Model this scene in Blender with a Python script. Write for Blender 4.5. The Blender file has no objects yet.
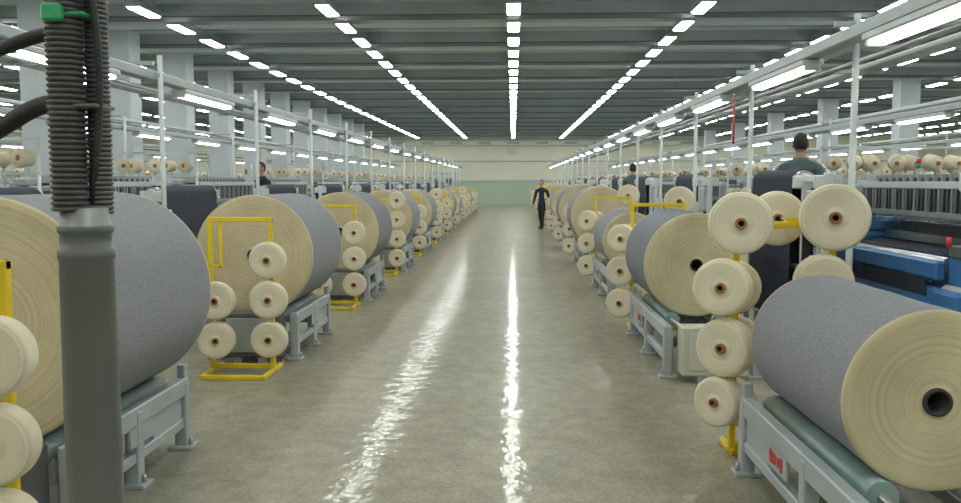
import bpy, math, random
from mathutils import Vector, Matrix
random.seed(7)
scene = bpy.context.scene
COL = scene.collection
try:
    scene.view_settings.view_transform = 'Standard'
    scene.view_settings.look = 'None'
except Exception:
    pass

# ------------------------------------------------------------------ materials
def new_mat(name):
    m = bpy.data.materials.new(name); m.use_nodes = True
    nt = m.node_tree
    return m, nt, nt.nodes['Principled BSDF']

def simple(name, col, rough=0.5, metal=0.0, var=0.08, scale=6.0, bump=0.0, bscale=60.0, stretch=None):
    m, nt, b = new_mat(name)
    b.inputs['Roughness'].default_value = rough
    b.inputs['Metallic'].default_value = metal
    tc = nt.nodes.new('ShaderNodeTexCoord')
    src = tc.outputs['Object']
    if stretch:
        mp = nt.nodes.new('ShaderNodeMapping'); mp.inputs['Scale'].default_value = stretch
        nt.links.new(src, mp.inputs['Vector']); src = mp.outputs['Vector']
    n = nt.nodes.new('ShaderNodeTexNoise'); n.inputs['Scale'].default_value = scale
    n.inputs['Detail'].default_value = 6
    nt.links.new(src, n.inputs['Vector'])
    r = nt.nodes.new('ShaderNodeValToRGB')
    r.color_ramp.elements[0].position = 0.3; r.color_ramp.elements[1].position = 0.7
    r.color_ramp.elements[0].color = tuple(max(0, c*(1-var)) for c in col)+(1,)
    r.color_ramp.elements[1].color = tuple(min(1, c*(1+var)) for c in col)+(1,)
    nt.links.new(n.outputs['Fac'], r.inputs['Fac'])
    nt.links.new(r.outputs['Color'], b.inputs['Base Color'])
    if bump > 0:
        n2 = nt.nodes.new('ShaderNodeTexNoise'); n2.inputs['Scale'].default_value = bscale
        nt.links.new(src, n2.inputs['Vector'])
        bp = nt.nodes.new('ShaderNodeBump'); bp.inputs['Strength'].default_value = bump
        bp.inputs['Distance'].default_value = 0.01
        nt.links.new(n2.outputs['Fac'], bp.inputs['Height'])
        nt.links.new(bp.outputs['Normal'], b.inputs['Normal'])
    return m

def emis(name, col, strength):
    m = bpy.data.materials.new(name); m.use_nodes = True
    nt = m.node_tree; nt.nodes.clear()
    e = nt.nodes.new('ShaderNodeEmission'); o = nt.nodes.new('ShaderNodeOutputMaterial')
    e.inputs['Color'].default_value = col+(1,); e.inputs['Strength'].default_value = strength
    nt.links.new(e.outputs[0], o.inputs['Surface'])
    return m

def ring_mat(name, c0, c1, ringscale, stain=0.15):
    """yarn wound round the local Y axis: fine concentric rings"""
    m, nt, b = new_mat(name)
    b.inputs['Roughness'].default_value = 0.85
    tc = nt.nodes.new('ShaderNodeTexCoord')
    mul = nt.nodes.new('ShaderNodeVectorMath'); mul.operation = 'MULTIPLY'
    mul.inputs[1].default_value = (1, 0, 1)
    nt.links.new(tc.outputs['Object'], mul.inputs[0])
    ln = nt.nodes.new('ShaderNodeVectorMath'); ln.operation = 'LENGTH'
    nt.links.new(mul.outputs[0], ln.inputs[0])
    n = nt.nodes.new('ShaderNodeTexNoise'); n.noise_dimensions = '1D'
    n.inputs['Scale'].default_value = ringscale; n.inputs['Detail'].default_value = 5
    nt.links.new(ln.outputs['Value'], n.inputs['W'])
    r = nt.nodes.new('ShaderNodeValToRGB')
    r.color_ramp.elements[0].position = 0.3; r.color_ramp.elements[1].position = 0.65
    r.color_ramp.elements[0].color = c0+(1,); r.color_ramp.elements[1].color = c1+(1,)
    nt.links.new(n.outputs['Fac'], r.inputs['Fac'])
    n2 = nt.nodes.new('ShaderNodeTexNoise'); n2.inputs['Scale'].default_value = 3.5
    n2.inputs['Detail'].default_value = 6
    nt.links.new(tc.outputs['Object'], n2.inputs['Vector'])
    mr = nt.nodes.new('ShaderNodeMapRange')
    mr.inputs['From Min'].default_value = 0.3; mr.inputs['From Max'].default_value = 0.7
    mr.inputs['To Min'].default_value = 1-stain; mr.inputs['To Max'].default_value = 1.04
    nt.links.new(n2.outputs['Fac'], mr.inputs['Value'])
    mx = nt.nodes.new('ShaderNodeVectorMath'); mx.operation = 'SCALE'
    nt.links.new(r.outputs['Color'], mx.inputs[0]); nt.links.new(mr.outputs['Result'], mx.inputs['Scale'])
    nt.links.new(mx.outputs[0], b.inputs['Base Color'])
    bp = nt.nodes.new('ShaderNodeBump'); bp.inputs['Strength'].default_value = 0.2
    bp.inputs['Distance'].default_value = 0.003
    nt.links.new(n.outputs['Fac'], bp.inputs['Height']); nt.links.new(bp.outputs['Normal'], b.inputs['Normal'])
    return m

M = {}
M['cream'] = ring_mat('unbleached_yarn_edge', (0.56, 0.475, 0.295), (0.66, 0.575, 0.375), 60, 0.18)
M['bobbin'] = ring_mat('bobbin_yarn', (0.69, 0.62, 0.455), (0.79, 0.725, 0.55), 90, 0.12)
M['denim'] = simple('grey_chambray_cloth', (0.28, 0.29, 0.31), 0.9, 0, 0.14, 110, 0.6, 350, (1, 0.25, 1))
M['denim_b'] = simple('blue_grey_cloth', (0.22, 0.235, 0.265), 0.9, 0, 0.14, 110, 0.6, 350, (1, 0.25, 1))
M['denim_c'] = simple('ecru_cloth', (0.62, 0.57, 0.42), 0.9, 0, 0.08, 30, 0.35, 350, (1, 0.25, 1))
M['indigo'] = simple('indigo_cloth', (0.020, 0.026, 0.046), 0.85, 0, 0.2, 20, 0.2, 200)
M['steel'] = simple('grey_machine_paint', (0.40, 0.44, 0.45), 0.42, 0.1, 0.08, 4)
M['steel_d'] = simple('dark_machine_paint', (0.12, 0.13, 0.13), 0.5, 0.1, 0.1, 5)
M['white'] = simple('white_machine_paint', (0.57, 0.61, 0.61), 0.4, 0, 0.06, 4)
M['panel'] = simple('ivory_panel', (0.56, 0.56, 0.46), 0.45, 0, 0.05, 4)
M['blue'] = simple('blue_machine_paint', (0.045, 0.16, 0.37), 0.4, 0, 0.12, 4)
M['blue_l'] = simple('light_blue_paint', (0.11, 0.27, 0.46), 0.45, 0, 0.08, 4)
M['chrome'] = simple('bare_steel', (0.50, 0.52, 0.53), 0.28, 0.9, 0.06, 10)
M['teal'] = simple('rubber_roller_green', (0.27, 0.37, 0.36), 0.25, 0.1, 0.06, 8)
M['yellow'] = simple('yellow_paint', (0.80, 0.58, 0.02), 0.4, 0, 0.08, 6)
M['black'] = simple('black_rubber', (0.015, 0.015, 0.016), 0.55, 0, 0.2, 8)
M['hose'] = simple('grey_ribbed_hose', (0.075, 0.075, 0.073), 0.38, 0.1, 0.2, 30)
M['hose_b'] = simple('dark_hose_groove', (0.02, 0.02, 0.02), 0.6, 0, 0.2, 30)
M['pipe'] = simple('grey_pvc_pipe', (0.115, 0.12, 0.113), 0.35, 0, 0.07, 3)
M['pipe_l'] = simple('galvanised_pipe', (0.26, 0.27, 0.27), 0.4, 0.4, 0.1, 6)
M['green'] = simple('green_clamp', (0.03, 0.35, 0.14), 0.4, 0, 0.1, 6)
M['red'] = simple('red_paint', (0.55, 0.05, 0.05), 0.45, 0, 0.1, 6)
M['core'] = simple('brown_card_core', (0.36, 0.15, 0.06), 0.7, 0, 0.15, 20)
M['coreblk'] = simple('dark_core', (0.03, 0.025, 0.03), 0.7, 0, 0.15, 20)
M['skin'] = simple('skin', (0.48, 0.29, 0.19), 0.55, 0, 0.05, 10)
M['hair'] = simple('black_hair', (0.012, 0.010, 0.009), 0.6, 0, 0.3, 60, 0.3, 200)
M['lips'] = simple('lips', (0.32, 0.12, 0.10), 0.5)
M['eye'] = simple('eye_white', (0.6, 0.6, 0.58), 0.3)
M['shirt_g'] = simple('grey_green_workshirt', (0.10, 0.15, 0.16), 0.85, 0, 0.12, 12, 0.3, 60)
M['shirt_n'] = simple('navy_workshirt', (0.02, 0.028, 0.05), 0.85, 0, 0.2, 12, 0.3, 60)
M['trousers'] = simple('dark_trousers', (0.025, 0.028, 0.035), 0.85, 0, 0.2, 12)
M['shoe'] = simple('black_shoe', (0.01, 0.01, 0.01), 0.4)
M['ceil'] = simple('ceiling_paint', (0.58, 0.63, 0.62), 0.8, 0, 0.06, 0.4)
M['beam'] = simple('ceiling_beam_paint', (0.34, 0.39, 0.40), 0.7, 0, 0.08, 0.8)
M['duct'] = simple('ceiling_duct_paint', (0.62, 0.67, 0.67), 0.6, 0, 0.06, 0.8)
M['column'] = simple('column_paint', (0.52, 0.57, 0.59), 0.6, 0, 0.05, 1.0)
M['wall'] = simple('wall_paint_cream', (0.68, 0.68, 0.57), 0.8, 0, 0.05, 0.5)
M['wallg'] = simple('wall_paint_green', (0.42, 0.54, 0.41), 0.7, 0, 0.05, 0.5)
M['lamp'] = emis('fluorescent_lens', (0.97, 1.0, 0.95), 24.0)
M['lamp2'] = emis('fluorescent_tube', (0.97, 1.0, 0.96), 9.5)
M['screen'] = emis('control_screen', (0.2, 0.5, 0.6), 0.6)

# floor material
def floor_mat():
    m, nt, b = new_mat('polished_concrete')
    tc = nt.nodes.new('ShaderNodeTexCoord')
    def noise(s, d=6, v=None):
        n = nt.nodes.new('ShaderNodeTexNoise'); n.inputs['Scale'].default_value = s
        n.inputs['Detail'].default_value = d
        nt.links.new(v or tc.outputs['Object'], n.inputs['Vector']); return n
    n1 = noise(0.5); n2 = noise(7, 10); n3 = noise(45, 6)
    r = nt.nodes.new('ShaderNodeValToRGB')
    r.color_ramp.elements[0].position = 0.3; r.color_ramp.elements[1].position = 0.7
    r.color_ramp.elements[0].color = (0.29, 0.274, 0.195, 1)
    r.color_ramp.elements[1].color = (0.365, 0.345, 0.255, 1)
    nt.links.new(n1.outputs['Fac'], r.inputs['Fac'])
    r2 = nt.nodes.new('ShaderNodeValToRGB')
    r2.color_ramp.elements[0].position = 0.35; r2.color_ramp.elements[1].position = 0.65
    r2.color_ramp.elements[0].color = (0.82, 0.82, 0.82, 1)
    r2.color_ramp.elements[1].color = (1.07, 1.07, 1.05, 1)
    nt.links.new(n2.outputs['Fac'], r2.inputs['Fac'])
    mx = nt.nodes.new('ShaderNodeMixRGB'); mx.blend_type = 'MULTIPLY'; mx.inputs[0].default_value = 1
    nt.links.new(r.outputs[0], mx.inputs[1]); nt.links.new(r2.outputs[0], mx.inputs[2])
    r3 = nt.nodes.new('ShaderNodeValToRGB')
    r3.color_ramp.elements[0].position = 0.38; r3.color_ramp.elements[1].position = 0.6
    r3.color_ramp.elements[0].color = (0.80, 0.80, 0.80, 1); r3.color_ramp.elements[1].color = (1.06, 1.06, 1.06, 1)
    nt.links.new(n3.outputs['Fac'], r3.inputs['Fac'])
    mx2 = nt.nodes.new('ShaderNodeMixRGB'); mx2.blend_type = 'MULTIPLY'; mx2.inputs[0].default_value = 1
    nt.links.new(mx.outputs[0], mx2.inputs[1]); nt.links.new(r3.outputs[0], mx2.inputs[2])
    nt.links.new(mx2.outputs[0], b.inputs['Base Color'])
    b.inputs['Roughness'].default_value = 0.42
    b.inputs['Specular IOR Level'].default_value = 0.3
    b.inputs['Coat Weight'].default_value = 0.36
    b.inputs['Coat IOR'].default_value = 1.4
    mr = nt.nodes.new('ShaderNodeMapRange')
    mr.inputs['From Min'].default_value = 0.3; mr.inputs['From Max'].default_value = 0.7
    mr.inputs['To Min'].default_value = 0.03; mr.inputs['To Max'].default_value = 0.11
    nt.links.new(n2.outputs['Fac'], mr.inputs['Value'])
    nt.links.new(mr.outputs['Result'], b.inputs['Coat Roughness'])
    nb = noise(6.5, 2); nb2 = noise(24, 2)
    ad = nt.nodes.new('ShaderNodeMath'); ad.operation = 'MULTIPLY_ADD'
    ad.inputs[1].default_value = 0.18
    nt.links.new(nb2.outputs['Fac'], ad.inputs[0]); nt.links.new(nb.outputs['Fac'], ad.inputs[2])
    bp = nt.nodes.new('ShaderNodeBump'); bp.inputs['Strength'].default_value = 0.6
    bp.inputs['Distance'].default_value = 0.007
    nt.links.new(ad.outputs[0], bp.inputs['Height'])
    nt.links.new(bp.outputs['Normal'], b.inputs['Coat Normal'])
    return m
M['floor'] = floor_mat()

# ------------------------------------------------------------------ mesh builder
class MB:
    def __init__(s): s.v = []; s.f = []; s.m = []; s.s = []; s.mats = []
    def mi(s, k):
        if k not in s.mats: s.mats.append(k)
        return s.mats.index(k)
    def add(s, vs, fs, mat, smooth=False):
        o = len(s.v); s.v += [tuple(p) for p in vs]; i = s.mi(mat)
        for f in fs:
            s.f.append(tuple(o+a for a in f)); s.m.append(i); s.s.append(smooth)
    def box(s, c, d, mat, ch=0.0, rot=None):
        hx, hy, hz = abs(d[0])/2, abs(d[1])/2, abs(d[2])/2
        vs = []; fs = []
        if ch <= 0:
            for sx in (-1, 1):
                for sy in (-1, 1):
                    for sz in (-1, 1): vs.append(Vector((sx*hx, sy*hy, sz*hz)))
            fs = [(0,1,3,2),(4,6,7,5),(0,4,5,1),(2,3,7,6),(0,2,6,4),(1,5,7,3)]
        else:
            ch = min(ch, hx*0.8, hy*0.8, hz*0.8); idx = {}
            for sx in (-1, 1):
                for sy in (-1, 1):
                    for sz in (-1, 1):
                        for a in range(3):
                            p = [hx-ch, hy-ch, hz-ch]; p[a] = (hx, hy, hz)[a]
                            idx[(sx, sy, sz, a)] = len(vs)
                            vs.append(Vector((p[0]*sx, p[1]*sy, p[2]*sz)))
            def q(l, n):
                a, b_, c_ = vs[l[0]], vs[l[1]], vs[l[2]]
                if (b_-a).cross(c_-a).dot(Vector(n)) < 0: l = l[::-1]
                fs.append(tuple(l))
            for g in (-1, 1):
                q([idx[(g,-1,-1,0)],idx[(g,1,-1,0)],idx[(g,1,1,0)],idx[(g,-1,1,0)]], (g,0,0))
                q([idx[(-1,g,-1,1)],idx[(1,g,-1,1)],idx[(1,g,1,1)],idx[(-1,g,1,1)]], (0,g,0))
                q([idx[(-1,-1,g,2)],idx[(1,-1,g,2)],idx[(1,1,g,2)],idx[(-1,1,g,2)]], (0,0,g))
                for h in (-1, 1):
                    q([idx[(g,h,-1,0)],idx[(g,h,1,0)],idx[(g,h,1,1)],idx[(g,h,-1,1)]], (g,h,0))
                    q([idx[(g,-1,h,0)],idx[(g,1,h,0)],idx[(g,1,h,2)],idx[(g,-1,h,2)]], (g,0,h))
                    q([idx[(-1,g,h,1)],idx[(1,g,h,1)],idx[(1,g,h,2)],idx[(-1,g,h,2)]], (0,g,h))
                    for k in (-1, 1):
                        q([idx[(g,h,k,0)],idx[(g,h,k,1)],idx[(g,h,k,2)]], (g,h,k))
        if rot is not None: vs = [rot @ p for p in vs]
        s.add([p+Vector(c) for p in vs], fs, mat)
    def lathe(s, prof, org, axis, n=32, smooth=True):
        """prof: list of (r,t,mat) - mat applies to the band from this point to next"""
        axis = Vector(axis).normalized(); q = axis.to_track_quat('Z', 'Y').to_matrix()
        org = Vector(org); o = len(s.v)
        for p in prof:
            for i in range(n):
                a = 2*math.pi*i/n
                s.v.append(tuple(org+q @ Vector((p[0]*math.cos(a), p[0]*math.sin(a), p[1]))))
        for j in range(len(prof)-1):
            k = s.mi(prof[j][2])
            for i in range(n):
                i2 = (i+1) % n
                s.f.append((o+j*n+i, o+j*n+i2, o+(j+1)*n+i2, o+(j+1)*n+i)); s.m.append(k); s.s.append(smooth)
    def cyl(s, a, b, r, mat, n=16, r1=None, cap=True):
        a = Vector(a); b = Vector(b); L = (b-a).length
        if r1 is None: r1 = r
        s.lathe([(r, 0, mat), (r1, L, mat)], a, b-a, n)
        if cap:
            o = len(s.v)-2*n; k = s.mi(mat)
            s.f.append(tuple(o+i for i in range(n))[::-1]); s.m.append(k); s.s.append(False)
            s.f.append(tuple(o+n+i for i in range(n))); s.m.append(k); s.s.append(False)
    def tube(s, pts, r, mat, n=10, corr=0.0):
        P = [Vector(p) for p in pts]; o = len(s.v); k = s.mi(mat)
        for j, p in enumerate(P):
            t = (P[min(j+1, len(P)-1)]-P[max(j-1, 0)]).normalized()
            q = t.to_track_quat('Z', 'Y').to_matrix()
            rr = (r[j] if isinstance(r, (list, tuple)) else r) + (corr if j % 2 else -corr)
            for i in range(n):
                a = 2*math.pi*i/n
                s.v.append(tuple(p+q @ Vector((rr*math.cos(a), rr*math.sin(a), 0))))
        for j in range(len(P)-1):
            for i in range(n):
                i2 = (i+1) % n
                s.f.append((o+j*n+i, o+j*n+i2, o+(j+1)*n+i2, o+(j+1)*n+i)); s.m.append(k); s.s.append(True)
        s.f.append(tuple(o+i for i in range(n))[::-1]); s.m.append(k); s.s.append(True)
        s.f.append(tuple(o+(len(P)-1)*n+i for i in range(n))); s.m.append(k); s.s.append(True)
    def ell(s, c, r, mat, n=14, m=10, keep=None):
        vs = []; fs = []
        for j in range(m+1):
            ph = math.pi*j/m
            for i in range(n):
                a = 2*math.pi*i/n
                vs.append(Vector((c[0]+r[0]*math.sin(ph)*math.cos(a), c[1]+r[1]*math.sin(ph)*math.sin(a), c[2]-r[2]*math.cos(ph))))
        for j in range(m):
            for i in range(n):
                i2 = (i+1) % n
                f = (j*n+i, j*n+i2, (j+1)*n+i2, (j+1)*n+i)
                if keep:
                    cc = sum((vs[a] for a in f), Vector())/4
                    if not keep(cc): continue
                fs.append(f)
        s.add(vs, fs, mat, True)
    def mesh(s, name):
        me = bpy.data.meshes.new(name)
        me.from_pydata(s.v, [], s.f)
        for k in s.mats: me.materials.append(M[k])
        me.polygons.foreach_set('material_index', s.m)
        me.polygons.foreach_set('use_smooth', s.s)
        me.update()
        return me

def obj(me, name, loc=(0,0,0), rz=0, sc=(1,1,1), parent=None):
    o = bpy.data.objects.new(name, me); COL.objects.link(o)
    o.location = loc; o.rotation_euler = (0, 0, rz); o.scale = sc
    if parent: o.parent = parent
    return o
def empty(name, loc, rz=0):
    e = bpy.data.objects.new(name, None); COL.objects.link(e); e.location = loc; e.rotation_euler = (0, 0, rz)
    e.empty_display_size = 0.1
    return e

# ------------------------------------------------------------------ room shell
X0, X1, Y0, Y1, ZC = -31.0, 31.0, -7.0, 63.0, 5.15
def slab(name, c, d, mat):
    b = MB(); b.box((0, 0, 0), d, mat); return obj(b.mesh(name), name, c)
slab('floor', ((X0+X1)/2, (Y0+Y1)/2, -0.05), (X1-X0, Y1-Y0, 0.1), 'floor')
slab('ceiling', ((X0+X1)/2, (Y0+Y1)/2, ZC+0.05), (X1-X0, Y1-Y0, 0.1), 'ceil')
def wall(name, c, d, axis):
    b = MB(); h = 1.75
    b.box((0, 0, -ZC/2+h/2), (d[0], d[1], h), 'wallg')
    b.box((0, 0, h/2), (d[0], d[1], ZC-h), 'wall')
    return obj(b.mesh(name), name, (c[0], c[1], ZC/2))
wall('wall_left', (X0-0.1, (Y0+Y1)/2), (0.2, Y1-Y0), 0)
wall('wall_right', (X1+0.1, (Y0+Y1)/2), (0.2, Y1-Y0), 0)
wall('wall_back', ((X0+X1)/2, Y1+0.1), (X1-X0, 0.2), 1)
wall('wall_front', ((X0+X1)/2, Y0-0.1), (X1-X0, 0.2), 1)
b = MB()
b.box((0, 0, 0), (X1-X0, 0.06, 0.10), 'column'); b.box((0, 0, 1.4), (X1-X0, 0.05, 0.08), 'beam')
obj(b.mesh('trim_1'), 'trim_1', (0, Y1-0.03, 1.82))
b = MB()   # wall duct on the far wall
b.box((0, 0, 0), (40, 0.3, 0.35), 'duct', 0.02)
for i in range(-9, 10): b.box((i*2.1, -0.17, 0), (0.9, 0.04, 0.16), 'beam', 0.01)
obj(b.mesh('air_duct'), 'air_duct', (0, Y1-0.16, 4.55))
b = MB()
b.box((0, 0, 0), (0.7, 0.12, 0.5), 'white', 0.02); b.box((0, -0.065, 0), (0.6, 0.02, 0.4), 'panel', 0.005)
obj(b.mesh('wall_display_box'), 'wall_display_box', (-0.1, Y1-0.07, 3.95))
for k, x in enumerate((-5.2, 7.5)):
    b = MB()
    b.box((0, 0, 1.2), (2.0, 0.1, 2.4), 'steel', 0.02)
    for sx in (-0.47, 0.47):
        b.box((sx, -0.06, 1.18), (0.88, 0.04, 2.25), 'white', 0.01)
        b.box((sx, -0.085, 1.7), (0.4, 0.02, 0.5), 'steel_d', 0.005)
    b.cyl((0.08, -0.12, 1.05), (0.08, -0.12, 1.25), 0.015, 'chrome', 8)
    obj(b.mesh('door_%d' % (k+1)), 'door_%d' % (k+1), (x, Y1-0.06, 0))

# transverse ceiling beams
b = MB()
b.box((0, 0, -0.12), (X1-X0, 0.34, 0.24), 'beam')
b.box((0, 0, -0.25), (X1-X0, 0.44, 0.03), 'steel_d')
bm_beam = b.mesh('ceiling_beam')
b = MB(); b.box((0, 0, -0.06), (X1-X0, 0.5, 0.12), 'duct', 0.01)
b.box((0, -0.7, -0.03), (X1-X0, 0.08, 0.06), 'beam'); b.box((0, 0.7, -0.03), (X1-X0, 0.08, 0.06), 'beam')
bm_duct = b.mesh('ceiling_panel_rib')
y = -6.3
while y < Y1-0.5:
    obj(bm_beam, 'ceiling_beam', (0, y, ZC))
    if y+1.65 < Y1-1: obj(bm_duct, 'ceiling_panel_rib', (0, y+1.65, ZC))
    y += 3.3

# ceiling fluorescent rows (one long row = one object)
b = MB()
yy = -5.8
while yy < 61.5:
    b.box((0, yy, 0.030), (0.26, 0.98, 0.04), 'steel')
    vs = [(-0.12,yy-0.47,0.01),(0.12,yy-0.47,0.01),(0.12,yy+0.47,0.01),(-0.12,yy+0.47,0.01),
          (-0.10,yy-0.45,-0.015),(0.10,yy-0.45,-0.015),(0.10,yy+0.45,-0.015),(-0.10,yy+0.45,-0.015)]
    b.add(vs, [(4,7,6,5),(0,4,5,1),(3,2,6,7),(0,3,7,4),(1,5,6,2)], 'lamp')
    for s_ in (-0.4, 0.4): b.box((0, yy+s_, 0.18), (0.02, 0.02, 0.27), 'steel')
    yy += 1.8
b.box((0, 27.8, 0.19), (0.04, 68.4, 0.04), 'steel')
row = b.mesh('ceiling_light_row')
for k in range(-8, 9):
    obj(row, 'ceiling_light_row', (k*3.42, 0, 4.83))

# columns
b = MB()
b.box((0, 0, ZC/2), (0.6, 0.6, ZC), 'column', 0.02)
b.box((0, 0, 0.1), (0.7, 0.7, 0.2), 'column', 0.01); b.box((0, 0, 0.9), (0.61, 0.61, 0.08), 'steel')
col = b.mesh('concrete_column')
for i in range(0, 13):
    obj(col, 'concrete_column', (-8.9, 9.4+3.3*i, 0))
for i in range(0, 7):
    obj(col, 'concrete_column', (12.2, 14+6.6*i, 0))

# ------------------------------------------------------------------ light rails on posts
def rail(name, x, ycs, y0, y1, zz=2.72, posts=(), cross=0.7, pole_r=0.025, extra=False):
    b = MB()
    b.box((0, (y0+y1)/2, zz), (0.13, y1-y0, 0.09), 'steel', 0.01)
    b.box((cross, (y0+y1)/2, zz+0.22), (0.16, y1-y0, 0.06), 'white', 0.01)
    b.cyl((cross*0.5, y0, zz+0.1), (cross*0.5, y1, zz+0.1), 0.02, 'steel_d', 8)
    if extra:   # compressed-air and cable runs carried on the same brackets
        b.cyl((cross*1.0, y0, zz+0.05), (cross*1.0, y1, zz+0.05), 0.025, 'chrome', 8)
        b.box((cross*1.9, (y0+y1)/2, zz+0.16), (0.22, y1-y0, 0.05), 'white', 0.01)
    for yc in ycs:
        b.box((0, yc, zz-0.075), (0.17, 1.56, 0.05), 'white', 0.01)
        b.box((0, yc, zz-0.115), (0.10, 1.48, 0.035), 'lamp2', 0.01)
        for e in (-0.76, 0.76): b.box((0, yc+e, zz-0.11), (0.12, 0.04, 0.05), 'white', 0.005)
    for yp in posts:
        b.cyl((0.11, yp, 0), (0.11, yp, zz+0.19), pole_r, 'white', 10)
        b.box((0.11, yp, 0.01), (0.14, 0.14, 0.02), 'steel', 0.004)
        b.box((0.04, yp, zz), (0.16, 0.05, 0.05), 'steel', 0.004)
        wd = abs(cross)*(2.0 if extra else 1.0)+0.1
        b.box((cross*(1.0 if extra else 0.5), yp, zz+0.115 if extra else zz+0.19), (wd, 0.04, 0.04), 'steel', 0.004)
        if extra: b.box((cross, yp, zz+0.165), (0.04, 0.04, 0.09), 'steel', 0.004)
        b.box((0.11, yp+0.04, 1.35), (0.1, 0.06, 0.16), 'white', 0.005)
    obj(b.mesh(name), name, (x, 0, 0))
rail('light_rail', 2.37, [5.0+2.7*i for i in range(-2, 19)], -3, 58, posts=[6.35+2.7*i for i in range(-2, 18)], extra=True)
rail('light_rail', -3.5, [6.6+3.05*i for i in range(-2, 16)], -3, 58, posts=[8.15+3.05*i for i in range(-2, 16)], cross=-0.7, extra=True)
rail('light_rail', 6.0, [12.8+2.7*i for i in range(-3, 15)], 3, 55, posts=[11.4+5.4*i for i in range(-1, 8)], extra=True)
rail('light_rail', -7.3, [11+3.05*i for i in range(-3, 14)], 3, 55, posts=[9.5+6.1*i for i in range(-1, 7)], cross=-0.5)
rail('light_rail', 10.9, [12.8+2.7*i for i in range(-2, 14)], 5, 52, posts=[11.4+5.4*i for i in range(-1, 7)], cross=0.5)
rail('light_rail', -13.0, [12.8+3.05*i for i in range(-2, 12)], 5, 52, posts=[11.4+6.1*i for i in range(-1, 6)])
b = MB()
b.cyl((0, 0, 0), (0, 0, 0.63), 0.014, 'red', 12); b.cyl((0, 0, -0.05), (0, 0, 0), 0.010, 'chrome', 10)
b.cyl((0, 0, 0.57), (0, 0, 0.60), 0.022, 'red', 12); b.cyl((-0.04, 0, 0.03), (0.04, 0, 0.03), 0.008, 'chrome', 8)
obj(b.mesh('red_air_pipe'), 'red_air_pipe', (2.72, 10.7, 2.168))

# ------------------------------------------------------------------ cloth roll
ZR, RR, DX = 0.40, 0.07, 0.22
def axis_h(R): return ZR + math.sqrt((R+RR+0.004)**2 - DX**2)
_rc = {}
def roll_mesh(R, L, body):
    key = (R, L, body)
    if key in _rc: return _rc[key]
    rnd = random.Random(int(R*1000))
    def face(sign):
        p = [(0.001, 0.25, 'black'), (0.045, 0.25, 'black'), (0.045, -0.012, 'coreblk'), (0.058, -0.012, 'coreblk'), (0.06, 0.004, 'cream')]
        k = 14
        for i in range(1, k):
            p.append((0.06+(R-0.075)*i/k, rnd.uniform(-0.0008, 0.0010), 'cream'))
        p += [(R-0.012, 0.0, 'cream'), (R-0.003, 0.005, 'cream'), (R, 0.014, 'cream')]
        return p
    A = face(1); B = face(-1)
    prof = A+[(R, 0.03, body)]
    for i in range(1, 8): prof.append((R+rnd.uniform(-0.0025, 0.001), L*i/8, body))
    prof += [(R, L-0.03, 'cream')]
    Bp = [(r, L-t, m) for r, t, m in B][::-1]
    for i in range(len(Bp)):
        r, t, _ = Bp[i]
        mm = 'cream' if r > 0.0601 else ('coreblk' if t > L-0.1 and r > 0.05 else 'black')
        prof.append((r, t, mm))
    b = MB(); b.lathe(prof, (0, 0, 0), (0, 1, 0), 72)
    _rc[key] = b.mesh('fabric_roll'); return _rc[key]

def cradle_mesh(L, ext, side):
    """local origin: under near face of the roll; y forward; side=+1 -> aisle is at -x"""
    b = MB(); W = 0.41; y0 = -ext; y1 = L+0.06; ym = (y0+y1)/2; yl = y1-y0
    a = -side
    for sx in (-1, 1):
        x = sx*(W-0.03)
        b.box((x, ym, 0.40), (0.07, yl, 0.11), 'steel', 0.008)
        b.box((x, ym, 0.17), (0.05, yl-0.1, 0.06), 'steel', 0.006)
        b.box((x, y1-0.3, 0.285), (0.03, 0.42, 0.2), 'steel', 0.005)
        for yy in (y0+0.04, y1-0.04, ym):
            b.box((x, yy, 0.22), (0.08, 0.075, 0.42), 'steel', 0.008)
            b.box((x, yy, 0.012), (0.15, 0.13, 0.024), 'steel', 0.004)
            b.cyl((x+0.05*sx, yy, 0.02), (x+0.05*sx, yy, 0.07), 0.012, 'chrome', 8)
        b.box((x, y1-0.02, 0.48), (0.05, 0.06, 0.12), 'steel', 0.006)
    for yy in (y0+0.04, y1-0.04):
        b.box((0, yy, 0.20), (2*W-0.1, 0.05, 0.14), 'steel', 0.006)
    for sx in (-1, 1):
        m = 'teal' if sx == a else 'chrome'
        b.cyl((sx*DX, -0.03, ZR), (sx*DX, L+0.02, ZR), RR, m, 28)
        b.cyl((sx*DX, y0+0.06, ZR), (sx*DX, y1-0.01, ZR), 0.022, 'chrome', 12)
        for yy in (y0+0.07, y1-0.03):
            b.box((sx*DX, yy, 0.34), (0.13, 0.05, 0.20), 'steel', 0.01)
    bh = 0.42
    b.box((0.02*a, y0-0.09, 0.06+bh/2), (0.56, 0.20, bh), 'panel' if side > 0 else 'steel_d', 0.012)
    b.box((0.02*a, y0-0.195, 0.06+bh/2), (0.46, 0.014, bh-0.1), 'panel' if side > 0 else 'steel', 0.004)
    b.box((-0.12, y0-0.09, 0.03), (0.08, 0.16, 0.06), 'steel'); b.box((0.12, y0-0.09, 0.03), (0.08, 0.16, 0.06), 'steel')
    b.cyl((-0.2*a, y0-0.19, 0.3), (-0.2*a, y0-0.225, 0.3), 0.05, 'chrome', 16)
    b.box((a*(W-0.005), y1-0.70, 0.30), (0.02, 0.30, 0.12), 'steel', 0.003)
    if side > 0:   # plain red stand-in marks: drive box and aisle side plate
        b.box((0.16, y0-0.205, 0.36), (0.11, 0.008, 0.028), 'red', 0.0)
        for i, (w, h) in enumerate(((0.03, 0.07), (0.04, 0.045), (0.04, 0.055), (0.03, 0.07))):
            b.box((a*(W+0.0075), y1-0.78+i*0.055, 0.30), (0.006, w, h), 'red')
    return b.mesh('roll_cradle')

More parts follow.
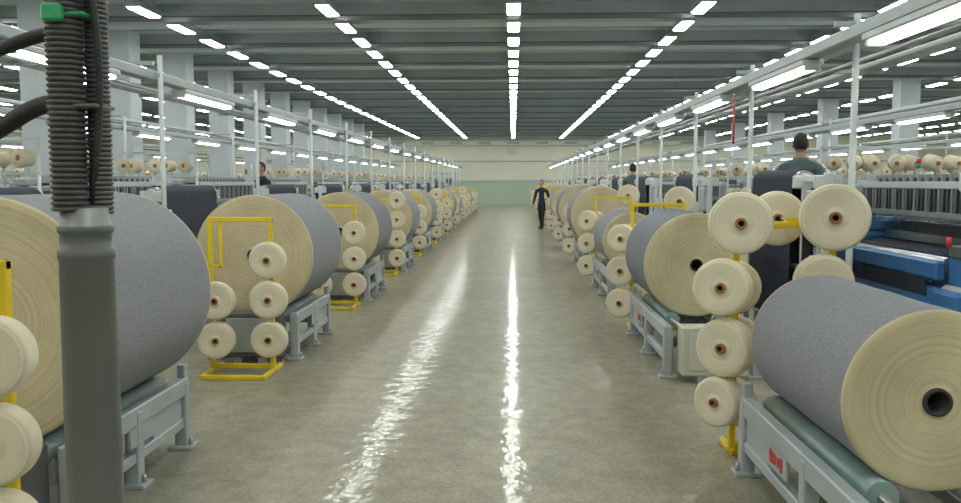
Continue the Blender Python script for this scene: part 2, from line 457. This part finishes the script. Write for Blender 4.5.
def bobbin_mesh():
    R = 0.17; T = 0.125; h = T/2; b = MB()
    side = [(0.016, -h+0.03, 'coreblk'), (0.016, -h-0.012, 'core'), (0.03, -h-0.012, 'core'), (0.031, -h+0.012, 'bobbin'),
            (0.075, -h+0.004, 'bobbin'), (R-0.03, -h, 'bobbin'), (R-0.012, -h+0.004, 'bobbin'), (R-0.003, -h+0.015, 'bobbin'), (R, -h+0.03, 'bobbin')]
    prof = [(0.001, -h+0.03, 'coreblk')]+side
    back = [(r, -t, 'bobbin' if r > 0.031 else 'core') for r, t, _ in side][::-1]
    prof += back+[(0.001, h-0.03, 'core')]
    b.lathe(prof, (0, 0, 0), (0, 1, 0), 40)
    return b.mesh('bobbin')
BOB = bobbin_mesh()

def bobbin_stand(loc, xl, xr, ztop, bobs, bscale=1.0, strip=False, basef=0.30, yaw=0.0, inner=False):
    e = empty('bobbin_stand', loc)
    b = MB(); w = 0.04
    for x in (xl, xr):
        b.box((x, 0, ztop/2), (w, w, ztop), 'yellow', 0.005)
        b.box((x, -basef/2+0.12, 0.02), (w, basef+0.26, w), 'yellow', 0.005)
    b.box(((xl+xr)/2, 0, ztop-w/2), (xr-xl+w, w+0.002, w), 'yellow', 0.005)
    b.box(((xl+xr)/2, -basef/2+0.12-(basef+0.26)/2+0.02, 0.02), (xr-xl, w, w*0.98), 'yellow', 0.005)
    b.box(((xl+xr)/2, 0, 0.06), (xr-xl, w*0.9, w), 'yellow', 0.005)
    if inner:
        b.box((xl+0.09, 0.0, ztop-0.24), (0.03, 0.03, 0.42), 'yellow', 0.004)
        b.box((xl+0.05, 0.0, ztop-0.44), (0.1, 0.03, 0.03), 'yellow', 0.004)
    if strip:
        b.box(((xl+xr)/2+0.12, -0.03, ztop-0.2), (0.045, 0.02, 0.46), 'black', 0.004)
    for i, q in enumerate(bobs):
        x, y, z = q[:3]
        xn = xl if abs(x-xl) < abs(x-xr) else xr
        b.cyl((x, min(0, y), z), (x, max(0, y), z), 0.012, 'chrome', 8)
        if abs(x-xn) > 0.03: b.box(((x+xn)/2, 0, z), (abs(x-xn)+0.04, 0.03, 0.03), 'yellow', 0.003)
    obj(b.mesh('stand_frame'), 'stand_frame', parent=e)
    for i, q in enumerate(bobs):
        x, y, z = q[:3]; yw = q[3] if len(q) > 3 else yaw; ss = q[4] if len(q) > 4 else bscale
        o = obj(BOB, 'bobbin_%d' % (i+1), (x, y, z), rz=yw+random.uniform(-0.06, 0.06), parent=e)
        s = ss*random.uniform(0.96, 1.02); o.scale = (s, bscale, s)
    return e

LL = 1.38
crL = cradle_mesh(LL, 0.02, -1)
crR = cradle_mesh(LL, 0.72, 1)
LEFT_R = [0.60, 0.57, 0.56, 0.56, 0.55, 0.40, 0.52, 0.45, 0.36, 0.5, 0.4, 0.36]
LEFT_B = ['denim', 'denim', 'denim_b', 'denim', 'denim', 'denim_c', 'denim', 'denim_b', 'denim_c', 'denim', 'denim', 'denim_c']
for k in range(12):
    y = 3.95+4.03*k - (0.09 if k == 0 else 0); R = LEFT_R[k]
    rx = -2.49 if k == 0 else -2.47
    obj(roll_mesh(R, LL, LEFT_B[k]), 'fabric_roll', (rx, y, axis_h(R)))
    obj(crL, 'roll_cradle', (rx, y, 0))
    dx = 0.11 if k == 0 else 0
    ys = y-0.56
    if k in (3, 5, 8):
        bobs = [(0.30, -0.10, z) for z in (1.37, 1.02, 0.67, 0.32)]+[(-0.18, -0.10, z) for z in (1.2, 0.67, 0.32)]
    else:
        bobs = [(0.27, -0.10, z) for z in (1.02, 0.67, 0.32)]+[(-0.20, -0.10, z) for z in (0.66, 0.31)]
    bobbin_stand((-2.41+dx, ys, 0), -0.27, 0.27, 1.39, bobs, 0.97, yaw=0.1, inner=(k == 1))
RIGHT_R = [0.38, 0.49, 0.42, 0.59, 0.60, 0.58, 0.5, 0.56, 0.45, 0.5, 0.4, 0.5]
for k in range(12):
    y = (3.5, 8.05, 12.45)[k] if k < 3 else 16.8+4.35*(k-3); R = RIGHT_R[k]
    rx = 1.745 if k == 0 else 1.73
    obj(roll_mesh(R, LL, ('denim', 'denim_b')[k % 3 == 1]), 'fabric_roll', (rx, y, axis_h(R)))
    obj(crR, 'roll_cradle', (rx, y, 0))
    if k == 0:
        bobs = [(-0.30, -0.12, 1.455, -0.15, 1.12), (0.25, -0.13, 1.49, -0.2, 1.16), (0.02, 0.22, 1.47, -0.2, 1.05),
                (-0.40, -0.13, 1.07, -0.4, 1.04), (-0.25, 0.20, 1.03, -0.3, 1.04),
                (-0.37, -0.12, 0.70, -0.8, 1.03), (-0.22, 0.22, 0.67, -0.6, 1.0),
                (-0.40, -0.12, 0.37, -0.8, 0.93), (-0.24, 0.22, 0.28, -0.6, 0.95),
                (0.20, -0.12, 1.10, -0.2, 1.04), (0.20, 0.2, 0.75, -0.2, 1.0)]
    else:
        bobs = [(0.28, 0.2, 1.47, -0.2, 1.1)]
        for z in (1.06, 0.69, 0.32):
            bobs += [(-0.42, -0.10, z, -0.5), (-0.26, 0.20, z-0.02, -0.5)]
        bobs += [(0.12, 0.2, 1.08), (0.12, 0.2, 0.7)]
    bobbin_stand((1.66, y+1.76, 0), -0.29, 0.29, 1.46, bobs, 1.0, strip=(k == 0), basef=0.02, yaw=-0.28)

# ------------------------------------------------------------------ loom
def loom_mesh():
    """x: 0 (cloth side, faces aisle) .. 1.8, y: centred, length 2.9"""
    b = MB()
    for s in (-1, 1):
        y = s*1.25
        b.box((0.85, y, 0.45), (1.55, 0.34, 0.82), 'steel', 0.03)
        b.box((0.62, y, 1.00), (1.0, 0.32, 0.34), 'blue', 0.04)
        b.box((0.55, y, 1.24), (0.6, 0.26, 0.16), 'blue_l', 0.04)
        b.box((0.20, y, 0.62), (0.36, 0.38, 0.40), 'blue', 0.03)
        b.box((1.3, y, 0.60), (0.5, 0.37, 0.55), 'blue_l', 0.03)
        for x in (0.15, 1.5): b.box((x, y, 0.03), (0.24, 0.42, 0.06), 'steel_d', 0.01)
        b.box((0.8, y, 1.45), (0.14, 0.14, 0.5), 'steel', 0.01)
        b.box((0.38, y, 1.45), (0.10, 0.12, 0.44), 'steel', 0.01)
        b.cyl((0.35, y, 0.98), (0.35, y+s*0.22, 0.98), 0.09, 'steel_d', 16)
        b.cyl((0.9, y+s*0.17, 0.55), (0.9, y+s*0.24, 0.55), 0.20, 'steel_d', 20)
        b.cyl((0.9, y+s*0.24, 0.55), (0.9, y+s*0.26, 0.55), 0.08, 'chrome', 16)
        b.box((0.15, y+s*0.02, 1.14), (0.12, 0.2, 0.10), 'steel_d', 0.01)
        b.cyl((0.05, y, 1.18), (0.05, y, 1.26), 0.022, 'red', 12)
    b.box((0.10, 0, 0.74), (0.16, 2.2, 0.18), 'blue', 0.02)
    b.box((0.35, 0, 0.30), (0.2, 2.2, 0.28), 'blue', 0.02)
    b.box((0.06, 0, 0.97), (0.09, 2.24, 0.16), 'blue', 0.02)
    b.box((1.3, 0, 0.36), (0.16, 2.2, 0.22), 'steel', 0.02)
    b.cyl((0.14, -1.1, 1.02), (0.14, 1.1, 1.02), 0.06, 'chrome', 16)
    b.cyl((0.16, -1.05, 0.50), (0.16, 1.05, 0.50), 0.085, 'indigo', 20)
    t = 0.01
    def sheet(p, q, y=0.98, mat='indigo'):
        b.add([(p[0],-y,p[1]),(p[0],y,p[1]),(q[0],y,q[1]),(q[0],-y,q[1]),
               (p[0],-y,p[1]-t),(p[0],y,p[1]-t),(q[0],y,q[1]-t),(q[0],-y,q[1]-t)],
              [(0,1,2,3),(7,6,5,4),(0,4,5,1),(2,6,7,3),(1,5,6,2),(0,3,7,4)], mat)
    sheet((0.14, 1.09), (0.55, 1.12)); sheet((0.95, 1.12), (1.6, 1.15)); sheet((0.0, 0.88), (0.06, 0.50))
    b.box((0.56, 0, 1.14), (0.05, 2.15, 0.12), 'chrome', 0.006)
    b.box((0.56, 0, 1.03), (0.14, 2.2, 0.08), 'steel_d', 0.01)
    for i in range(6):
        x = 0.64+i*0.05; z = 1.10+0.03*(i % 2)
        b.box((x, 0, z+0.25), (0.018, 2.05, 0.05), 'chrome', 0)
        b.box((x, 0, z-0.22), (0.018, 2.05, 0.05), 'chrome', 0)
        for s in (-1, 1): b.box((x, s*1.03, z), (0.018, 0.03, 0.5), 'chrome', 0)
    b.box((0.77, 0, 1.10), (0.22, 1.95, 0.38), 'steel_d', 0)
    b.box((0.72, 0, 1.70), (0.12, 2.7, 0.08), 'steel', 0.012)
    b.box((0.38, 0, 1.67), (0.09, 2.7, 0.07), 'white', 0.012)
    b.box((0.38, 0, 1.40), (0.07, 2.5, 0.06), 'steel', 0.01)
    b.box((0.95, 0, 1.62), (0.08, 2.7, 0.07), 'white', 0.01)
    b.box((0.55, 0, 1.53), (0.06, 2.4, 0.16), 'steel_d', 0.01)
    for i in range(30):
        y = -1.12+i*0.077
        b.box((0.40, y, 1.535), (0.10, 0.024, 0.22), ('steel', 'steel_d', 'chrome')[i % 3], 0)
        b.box((0.60, y, 1.70+0.03*(i % 2)), (0.3, 0.02, 0.08), ('steel_d', 'steel')[i % 2], 0)
        if i % 3 == 0: b.cyl((0.72, y, 1.3), (0.72, y, 1.68), 0.008, 'chrome', 6)
    b.cyl((1.75, -0.98, 0.55), (1.75, 0.98, 0.55), 0.36, 'indigo', 32)
    for s in (-1, 1):
        b.cyl((1.75, s*0.98, 0.55), (1.75, s*1.02, 0.55), 0.46, 'chrome', 32)
    b.cyl((1.6, -1.05, 1.12), (1.6, 1.05, 1.12), 0.05, 'chrome', 14)
    for s in (-1, 1): b.box((1.55, s*1.1, 0.9), (0.12, 0.08, 0.55), 'steel', 0.01)
    b.box((0.95, -1.38, 1.28), (0.30, 0.12, 0.24), 'steel', 0.02)
    b.box((0.95, -1.445, 1.30), (0.18, 0.01, 0.12), 'screen')
    b.box((0.95, -1.36, 1.1), (0.06, 0.06, 0.2), 'steel')
    b.cyl((0.95, 1.25, 1.65), (0.95, 1.25, 1.85), 0.012, 'steel', 8)
    b.cyl((0.95, 1.25, 1.85), (0.95, 1.25, 1.90), 0.025, 'green', 12); b.cyl((0.95, 1.25, 1.90), (0.95, 1.25, 1.95), 0.025, 'red', 12)
    for i in range(3):
        x = 0.30+i*0.18
        b.cyl((x, -1.60, 1.12), (x, -1.50, 1.12), 0.055, 'steel_d', 14)
        b.cyl((x, -1.50, 1.12), (x, -1.42, 1.12), 0.06, 'blue_l', 14)
    b.box((0.48, -1.45, 1.04), (0.56, 0.05, 0.05), 'steel', 0.005)
    return b.mesh('weaving_loom')
LOOM = loom_mesh()

M['bobbinp'] = simple('cone_yarn', (0.72, 0.65, 0.49), 0.85, 0, 0.05, 12, 0.3, 120)
def creel_mesh():
    """weft yarn rack, cones; row along x, length 1.8"""
    b = MB()
    for x in (0.05, 1.75):
        b.cyl((x, 0, 0), (x, 0, 2.12), 0.018, 'white', 8)
        b.box((x, 0, 0.015), (0.06, 0.5, 0.03), 'steel', 0.004)
    for z in (1.92, 1.5): b.box((0.9, 0, z-0.14), (1.75, 0.04, 0.03), 'white', 0.003)
    b.box((0.9, 0, 0.45), (1.7, 0.03, 0.03), 'white')
    b.box((0.9, 0, 2.11), (1.72, 0.03, 0.03), 'white')
    for z in (1.92, 1.5):
        for i in range(7):
            x = 0.16+i*0.245
            s = 0.85+0.2*random.random()
            b.cyl((x, -0.02, z-0.13), (x, -0.02, z-0.09), 0.012, 'steel', 6)
            b.lathe([(0.001, 0.0, 'core'), (0.022, 0.0, 'core'), (0.026, 0.03, 'bobbinp'), (0.075*s, 0.03, 'bobbinp'), (0.088*s, 0.045, 'bobbinp'),
                     (0.112*s, 0.17, 'bobbinp'), (0.10*s, 0.185, 'bobbinp'), (0.03, 0.18, 'core'), (0.001, 0.18, 'core')],
                    (x, -0.12, z), (random.uniform(-0.5, 0.5), 1, 0.05), 20)
    return b.mesh('yarn_creel')
CREEL = creel_mesh()

def guide_mesh(h, L=1.7, bay=0.0):
    """upright cloth guide frame: indigo cloth looped over a top roller; optional open bay at -y end"""
    b = MB()
    ys = [-(L/2+0.05), L/2+0.05]+([-(L/2+0.05)-bay] if bay else [])
    for y in ys:
        b.box((0, y, h/2), (0.07, 0.05, h), 'white', 0.008)
        b.box((0.0, y, 0.02), (0.46, 0.08, 0.04), 'steel', 0.006)
        b.box((0.0, y, h-0.08), (0.24, 0.04, 0.12), 'white', 0.01)
    if bay:
        yb = -(L/2+0.05)-bay/2
        for z in (0.5, 1.0, h-0.05): b.box((0, yb, z), (0.06, bay, 0.06), 'white', 0.006)
        b.box((0, yb, h-0.32), (0.10, bay*0.6, 0.34), 'steel', 0.02)
        b.box((0, yb, 0.75), (0.03, bay*0.9, 0.4), 'steel', 0.004)
    for z in (0.3, 0.9): b.box((0.0, 0, z), (0.04, L+0.08, 0.04), 'steel', 0.004)
    r = 0.10; zc = h-0.06
    b.cyl((0, -L/2-0.03, zc), (0, L/2+0.03, zc), r-0.012, 'chrome', 20)
    b.cyl((-0.06, -L/2-0.03, 0.36), (-0.06, L/2+0.03, 0.36), 0.04, 'chrome', 14)
    pts = [(-r-0.0, 0.36), (-r-0.012, 0.9), (-r, zc)]
    for i in range(1, 12):
        a = math.pi-math.pi*i/12; pts.append((r*math.cos(a), zc+r*math.sin(a)))
    pts += [(r, zc), (r+0.012, 1.0), (r+0.0, 0.6)]
    o = []; w = L/2-0.02
    for (x, z) in pts: o += [(x, -w, z), (x, w, z)]
    b.add(o, [(2*i, 2*i+1, 2*i+3, 2*i+2) for i in range(len(pts)-1)], 'indigo', True)
    return b.mesh('cloth_guide_frame')
G_R = guide_mesh(1.78, 1.35, 0.55); G_L = guide_mesh(1.62)

for k in range(12):
    y = 8.2+4.4*(k-1)
    obj(G_R, 'cloth_guide_frame', (2.70, y+0.5, 0))
    obj(LOOM, 'weaving_loom', (3.45, y, 0))
    obj(CREEL, 'yarn_creel', (3.62, y+2.15, 0))
    yl = 9.95+4.03*(k-1)
    obj(G_L, 'cloth_guide_frame', (-3.90, yl, 0))
    obj(LOOM, 'weaving_loom', (-4.35, yl, 0), rz=math.pi)
    if k != 2: obj(CREEL, 'yarn_creel', (-4.45, yl+2.02, 0), rz=math.pi)
for k in range(11):
    y = 8.4+4.4*k
    obj(LOOM, 'weaving_loom', (9.3, y, 0), rz=math.pi); obj(CREEL, 'yarn_creel', (8.9, y+2.1, 0), rz=math.pi)
    obj(LOOM, 'weaving_loom', (13.2, y+1, 0)); obj(CREEL, 'yarn_creel', (13.4, y+3.1, 0))
    if k % 2 == 0: obj(CREEL, 'yarn_creel', (15.8, y+1, 0))
    obj(LOOM, 'weaving_loom', (-11.9, y, 0)); obj(CREEL, 'yarn_creel', (-11.9, y+2.1, 0))
    obj(LOOM, 'weaving_loom', (-15.4, y+1, 0), rz=math.pi); obj(CREEL, 'yarn_creel', (-16, y+3.1, 0))
    obj(LOOM, 'weaving_loom', (17.9, y, 0)); obj(LOOM, 'weaving_loom', (-20.5, y, 0))

# ------------------------------------------------------------------ suction hose column
b = MB()
b.lathe([(0.001, 0, 'steel_d'), (0.14, 0, 'steel_d'), (0.14, 0.015, 'steel_d'), (0.084, 0.02, 'pipe'), (0.084, 0.9, 'pipe'), (0.080, 1.46, 'pipe'),
         (0.084, 1.465, 'steel_d'), (0.084, 1.49, 'pipe'), (0.076, 1.495, 'pipe'), (0.076, 1.54, 'steel_d'), (0.082, 1.545, 'steel_d'), (0.082, 1.565, 'pipe_l'),
         (0.074, 1.57, 'pipe_l'), (0.070, 1.62, 'hose'), (0.05, 1.63, 'hose'), (0.001, 1.63, 'hose')], (0, 0, 0), (0, 0, 1), 40)
prof = []
z = 0.0
while z < 3.36:
    prof += [(0.049, z, 'hose_b'), (0.050, z+0.002, 'hose'), (0.055, z+0.004, 'hose'), (0.0565, z+0.008, 'hose'), (0.055, z+0.012, 'hose'), (0.050, z+0.014, 'hose_b')]
    z += 0.017
b.lathe(prof, (-0.028, -0.03, 1.61), (0, 0, 1), 32)
prof = []
z = 0.0
while z < 3.3:
    prof += [(0.032, z, 'hose_b'), (0.033, z+0.002, 'pipe'), (0.037, z+0.004, 'pipe'), (0.037, z+0.010, 'pipe'), (0.033, z+0.012, 'hose_b')]
    z += 0.015
b.lathe(prof, (0.040, 0.03, 1.60), (0, 0, 1), 28)
pts = []
for i in range(160):
    t = i/159
    zz = 1.78+ (2.35-1.78)*t
    pts.append((0.058+0.022*math.sin(math.pi*t)-0.01*t, -0.03, zz))
b.tube(pts, 0.011, 'hose_b', 12, 0.001)
b.tube([(0.058,-0.03,1.79),(0.048,-0.02,1.75),(0.03,0,1.70),(0.02,0,1.60)], 0.011, 'hose_b', 12)
b.tube([(0.048,-0.03,2.34),(0.04,0.0,2.42),(0.04,0.02,2.5)], 0.011, 'hose_b', 12)
b.box((0.0, 0.0, 1.93), (0.155, 0.13, 0.012), 'steel_d', 0.004)
b.box((-0.01, -0.01, 2.2), (0.13, 0.13, 0.012), 'green', 0.004)
b.box((-0.03, -0.092, 2.2), (0.06, 0.03, 0.05), 'green', 0.006)
b.box((0.0, 0.0, 5.12), (0.26, 0.26, 0.05), 'steel_d', 0.01); b.cyl((0, 0, 4.9), (0, 0, 5.1), 0.075, 'pipe', 24)
def bez(p0, p1, p2, p3, n):
    out = []
    for i in range(n+1):
        t = i/n; u = 1-t
        out.append(tuple(u**3*p0[j]+3*u*u*t*p1[j]+3*u*t*t*p2[j]+t**3*p3[j] for j in range(3)))
    return out
b.tube(bez((-0.04,-0.03,1.94),(-0.25,0.02,1.95),(-0.3,0.1,1.76),(-0.95,0.3,1.78), 90), 0.026, 'black', 14, 0.002)
b.tube(bez((-0.04,-0.03,2.15),(-0.2,0.02,2.16),(-0.35,0.1,2.06),(-0.95,0.3,2.05), 90), 0.020, 'black', 14, 0.002)
b.box((-0.97, 0.3, 1.1), (0.06, 0.06, 2.2), 'steel', 0.006); b.box((-0.97, 0.3, 0.01), (0.18, 0.18, 0.02), 'steel', 0.004)
obj(b.mesh('suction_hose_column'), 'suction_hose_column', (-1.332, 2.6, 0))

# ------------------------------------------------------------------ people
def worker(loc, rz, shirt, arms='down', walk=0.0, base=0.0):
    J = {'pel': ((0,0,0.95),0.13),'sp': ((0,0.005,1.13),0.125),'ch': ((0,0,1.30),0.152),'uc': ((0,0.005,1.42),0.105),
         'nk': ((0,0.005,1.50),0.062),'nt': ((0,-0.01,1.585),0.057)}
    E = [('pel','sp','S'),('sp','ch','S'),('ch','uc','S'),('uc','nk','S'),('nk','nt','K')]
    for s, n_ in ((-1,'L'),(1,'R')):
        st = walk*s
        J['hip'+n_] = ((s*0.09,0,0.88),0.092)
        J['kn'+n_] = ((s*0.10,-0.03-st*0.22,0.50+abs(st)*0.01),0.063)
        J['an'+n_] = ((s*0.10,0.03-st*(0.38 if st>0 else 0.42),0.095+(0.04 if st<0 else 0)),0.044)
        J['toe'+n_] = ((s*0.115,-0.13-st*0.38,0.045),0.036)
        J['sh'+n_] = ((s*0.190,0.005,1.405),0.074)
        if arms == 'reach':
            J['el'+n_] = ((s*0.26,-0.12,1.17),0.052); J['wr'+n_] = ((s*0.17,-0.37,1.15),0.031)
        else:
            J['el'+n_] = ((s*0.255,0.03+st*0.12,1.13),0.052); J['wr'+n_] = ((s*0.26,-0.06+st*0.25,0.89),0.031)
        E += [('pel','hip'+n_,'P'),('hip'+n_,'kn'+n_,'P'),('kn'+n_,'an'+n_,'P'),('an'+n_,'toe'+n_,'F'),
              ('uc','sh'+n_,'S'),('sh'+n_,'el'+n_,'S'),('el'+n_,'wr'+n_,'S')]
    names = list(J); me = bpy.data.meshes.new('sk')
    me.from_pydata([J[n_][0] for n_ in names], [(names.index(a), names.index(c)) for a, c, _ in E], [])
    o = bpy.data.objects.new('sk', me); COL.objects.link(o)
    md = o.modifiers.new('Skin', 'SKIN'); md.branch_smoothing = 0.6
    sv = me.skin_vertices[0].data
    for i, n_ in enumerate(names):
        r = J[n_][1]; sv[i].radius = (r, r); sv[i].use_root = (n_ == 'pel')
    sb = o.modifiers.new('Sub', 'SUBSURF'); sb.levels = 2; sb.render_levels = 2
    dg = bpy.context.evaluated_depsgraph_get()
    ev = bpy.data.meshes.new_from_object(o.evaluated_get(dg))
    bpy.data.objects.remove(o)
    b = MB()
    mk = {'S': shirt, 'K': 'skin', 'P': 'trousers', 'F': 'shoe'}
    ws = [b.mi(k) for k in (shirt, 'skin', 'trousers', 'shoe')]
    def segd(p, a, c):
        a = Vector(a); c = Vector(c); d = c-a
        t = max(0, min(1, (p-a).dot(d)/d.dot(d))); return (p-(a+d*t)).length
    for v in ev.vertices:
        x, y, z = v.co
        if 0.95 < z < 1.45 and abs(x) < 0.2: y *= 0.82
        b.v.append((x, y, z))
    for p in ev.polygons:
        c = p.center
        best = min(E, key=lambda e: segd(c, J[e[0]][0], J[e[1]][0])-min(J[e[0]][1], J[e[1]][1])*0.8)
        k = mk[best[2]]
        if k == 'trousers' and c.z > 0.90: k = shirt
        if k == shirt and c.z > 1.505 : k = 'skin'
        b.f.append(tuple(p.vertices)); b.m.append(b.mi(k)); b.s.append(True)
    hc = (0, -0.02, 1.665)
    b.ell(hc, (0.075, 0.094, 0.112), 'skin', 24, 18)
    b.ell((0, -0.045, 1.595), (0.05, 0.06, 0.045), 'skin', 16, 10)
    b.ell((0, -0.118, 1.652), (0.013, 0.022, 0.024), 'skin', 10, 8)
    for s in (-1, 1):
        b.ell((s*0.030, -0.103, 1.675), (0.014, 0.010, 0.008), 'eye', 10, 6)
        b.ell((s*0.030, -0.111, 1.675), (0.006, 0.004, 0.006), 'hair', 8, 6)
        b.ell((s*0.031, -0.106, 1.694), (0.018, 0.009, 0.004), 'hair', 8, 6)
        b.ell((s*0.080, -0.015, 1.652), (0.012, 0.024, 0.034), 'skin', 10, 8)
    b.ell((0, -0.107, 1.612), (0.024, 0.010, 0.007), 'lips', 10, 6)
    # hair: crown, sides above the ears, and down to the nape at the back
    b.ell((0, -0.014, 1.676), (0.081, 0.102, 0.112), 'hair', 36, 30,
          keep=lambda c: (c.z > 1.74) or (c.y > -0.045 and c.z > 1.69) or (c.y > 0.005 and c.z > 1.605))
    b.lathe([(0.082, 0.0, shirt), (0.074, 0.035, shirt), (0.066, 0.03, shirt)], (0, 0.004, 1.475), (0, -0.08, 1), 18)
    for s, n_ in ((-1,'L'),(1,'R')):
        w = Vector(J['wr'+n_][0]); e_ = Vector(J['el'+n_][0]); d = (w-e_).normalized()
        inw = Vector((-s, 0, 0)); inw = (inw-d*inw.dot(d)).normalized(); fw = d.cross(inw).normalized()
        if arms == 'reach': inw, fw = Vector((0, 0, -1)), Vector((-s, 0, 0))
        elif fw.y > 0: fw = -fw
        b.tube([w-d*0.01, w+d*0.03, w+d*0.065, w+d*0.09], [0.024, 0.032, 0.034, 0.028], 'skin', 12)
        for i, ln in enumerate((0.066, 0.075, 0.070, 0.055)):
            p = w+d*0.085+fw*(0.026-0.0175*i)
            b.tube([p-d*0.01, p+d*ln*0.45+inw*0.004, p+d*ln*0.78+inw*0.018, p+d*ln*0.92+inw*0.036], [0.0095, 0.009, 0.008, 0.006], 'skin', 8)
        p = w+d*0.035+fw*0.026
        b.tube([p, p+d*0.025+fw*0.022, p+d*0.052+fw*0.03+inw*0.01], [0.012, 0.011, 0.008], 'skin', 8)
    me = b.mesh('factory_worker')
    bpy.data.meshes.remove(ev)
    return obj(me, 'factory_worker', (loc[0], loc[1], base), rz)

def platform(x, y, h, w=0.6, d=0.7):
    b = MB()
    b.box((0, 0, h-0.02), (w, d, 0.04), 'steel', 0.006)
    for sx in (-1, 1):
        for sy in (-1, 1): b.box((sx*(w/2-0.03), sy*(d/2-0.03), (h-0.04)/2), (0.04, 0.04, h-0.04), 'steel', 0.004)
    b.box((0, -d/2+0.03, h*0.5), (w-0.08, 0.03, 0.03), 'steel'); b.box((0, d/2-0.03, h*0.5), (w-0.08, 0.03, 0.03), 'steel')
    obj(b.mesh('step_platform'), 'step_platform', (x, y, 0))
platform(3.12, 9.42, 0.45, 0.36, 0.6)
worker((3.12, 9.42), math.radians(165), 'shirt_g', 'down', 0, 0.45)
worker((1.02, 30.5), math.radians(-25), 'shirt_n', 'down', 0.45, 0)
platform(2.78, 19.95, 0.35, 0.4, 0.5)
worker((2.78, 19.95), math.radians(150), 'shirt_g', 'reach', 0, 0.35)
platform(-4.78, 16.05, 0.3, 0.5, 0.6)
worker((-4.78, 16.05), math.radians(-40), 'shirt_n', 'down', 0, 0.3)

# ------------------------------------------------------------------ world & camera
w = bpy.data.worlds.new('world'); scene.world = w; w.use_nodes = True
w.node_tree.nodes['Background'].inputs[0].default_value = (0.8, 0.9, 1, 1)
w.node_tree.nodes['Background'].inputs[1].default_value = 0.3
cam = bpy.data.cameras.new('camera'); co = bpy.data.objects.new('camera', cam); COL.objects.link(co)
F = 850.0
cam.sensor_width = 36; cam.lens = F/961*36; cam.clip_end = 300; cam.clip_start = 0.05
co.location = (0, 0, 1.7)
co.rotation_euler = (math.radians(90)-math.atan(69.5/F), 0, math.atan(32.5/F))
scene.camera = co
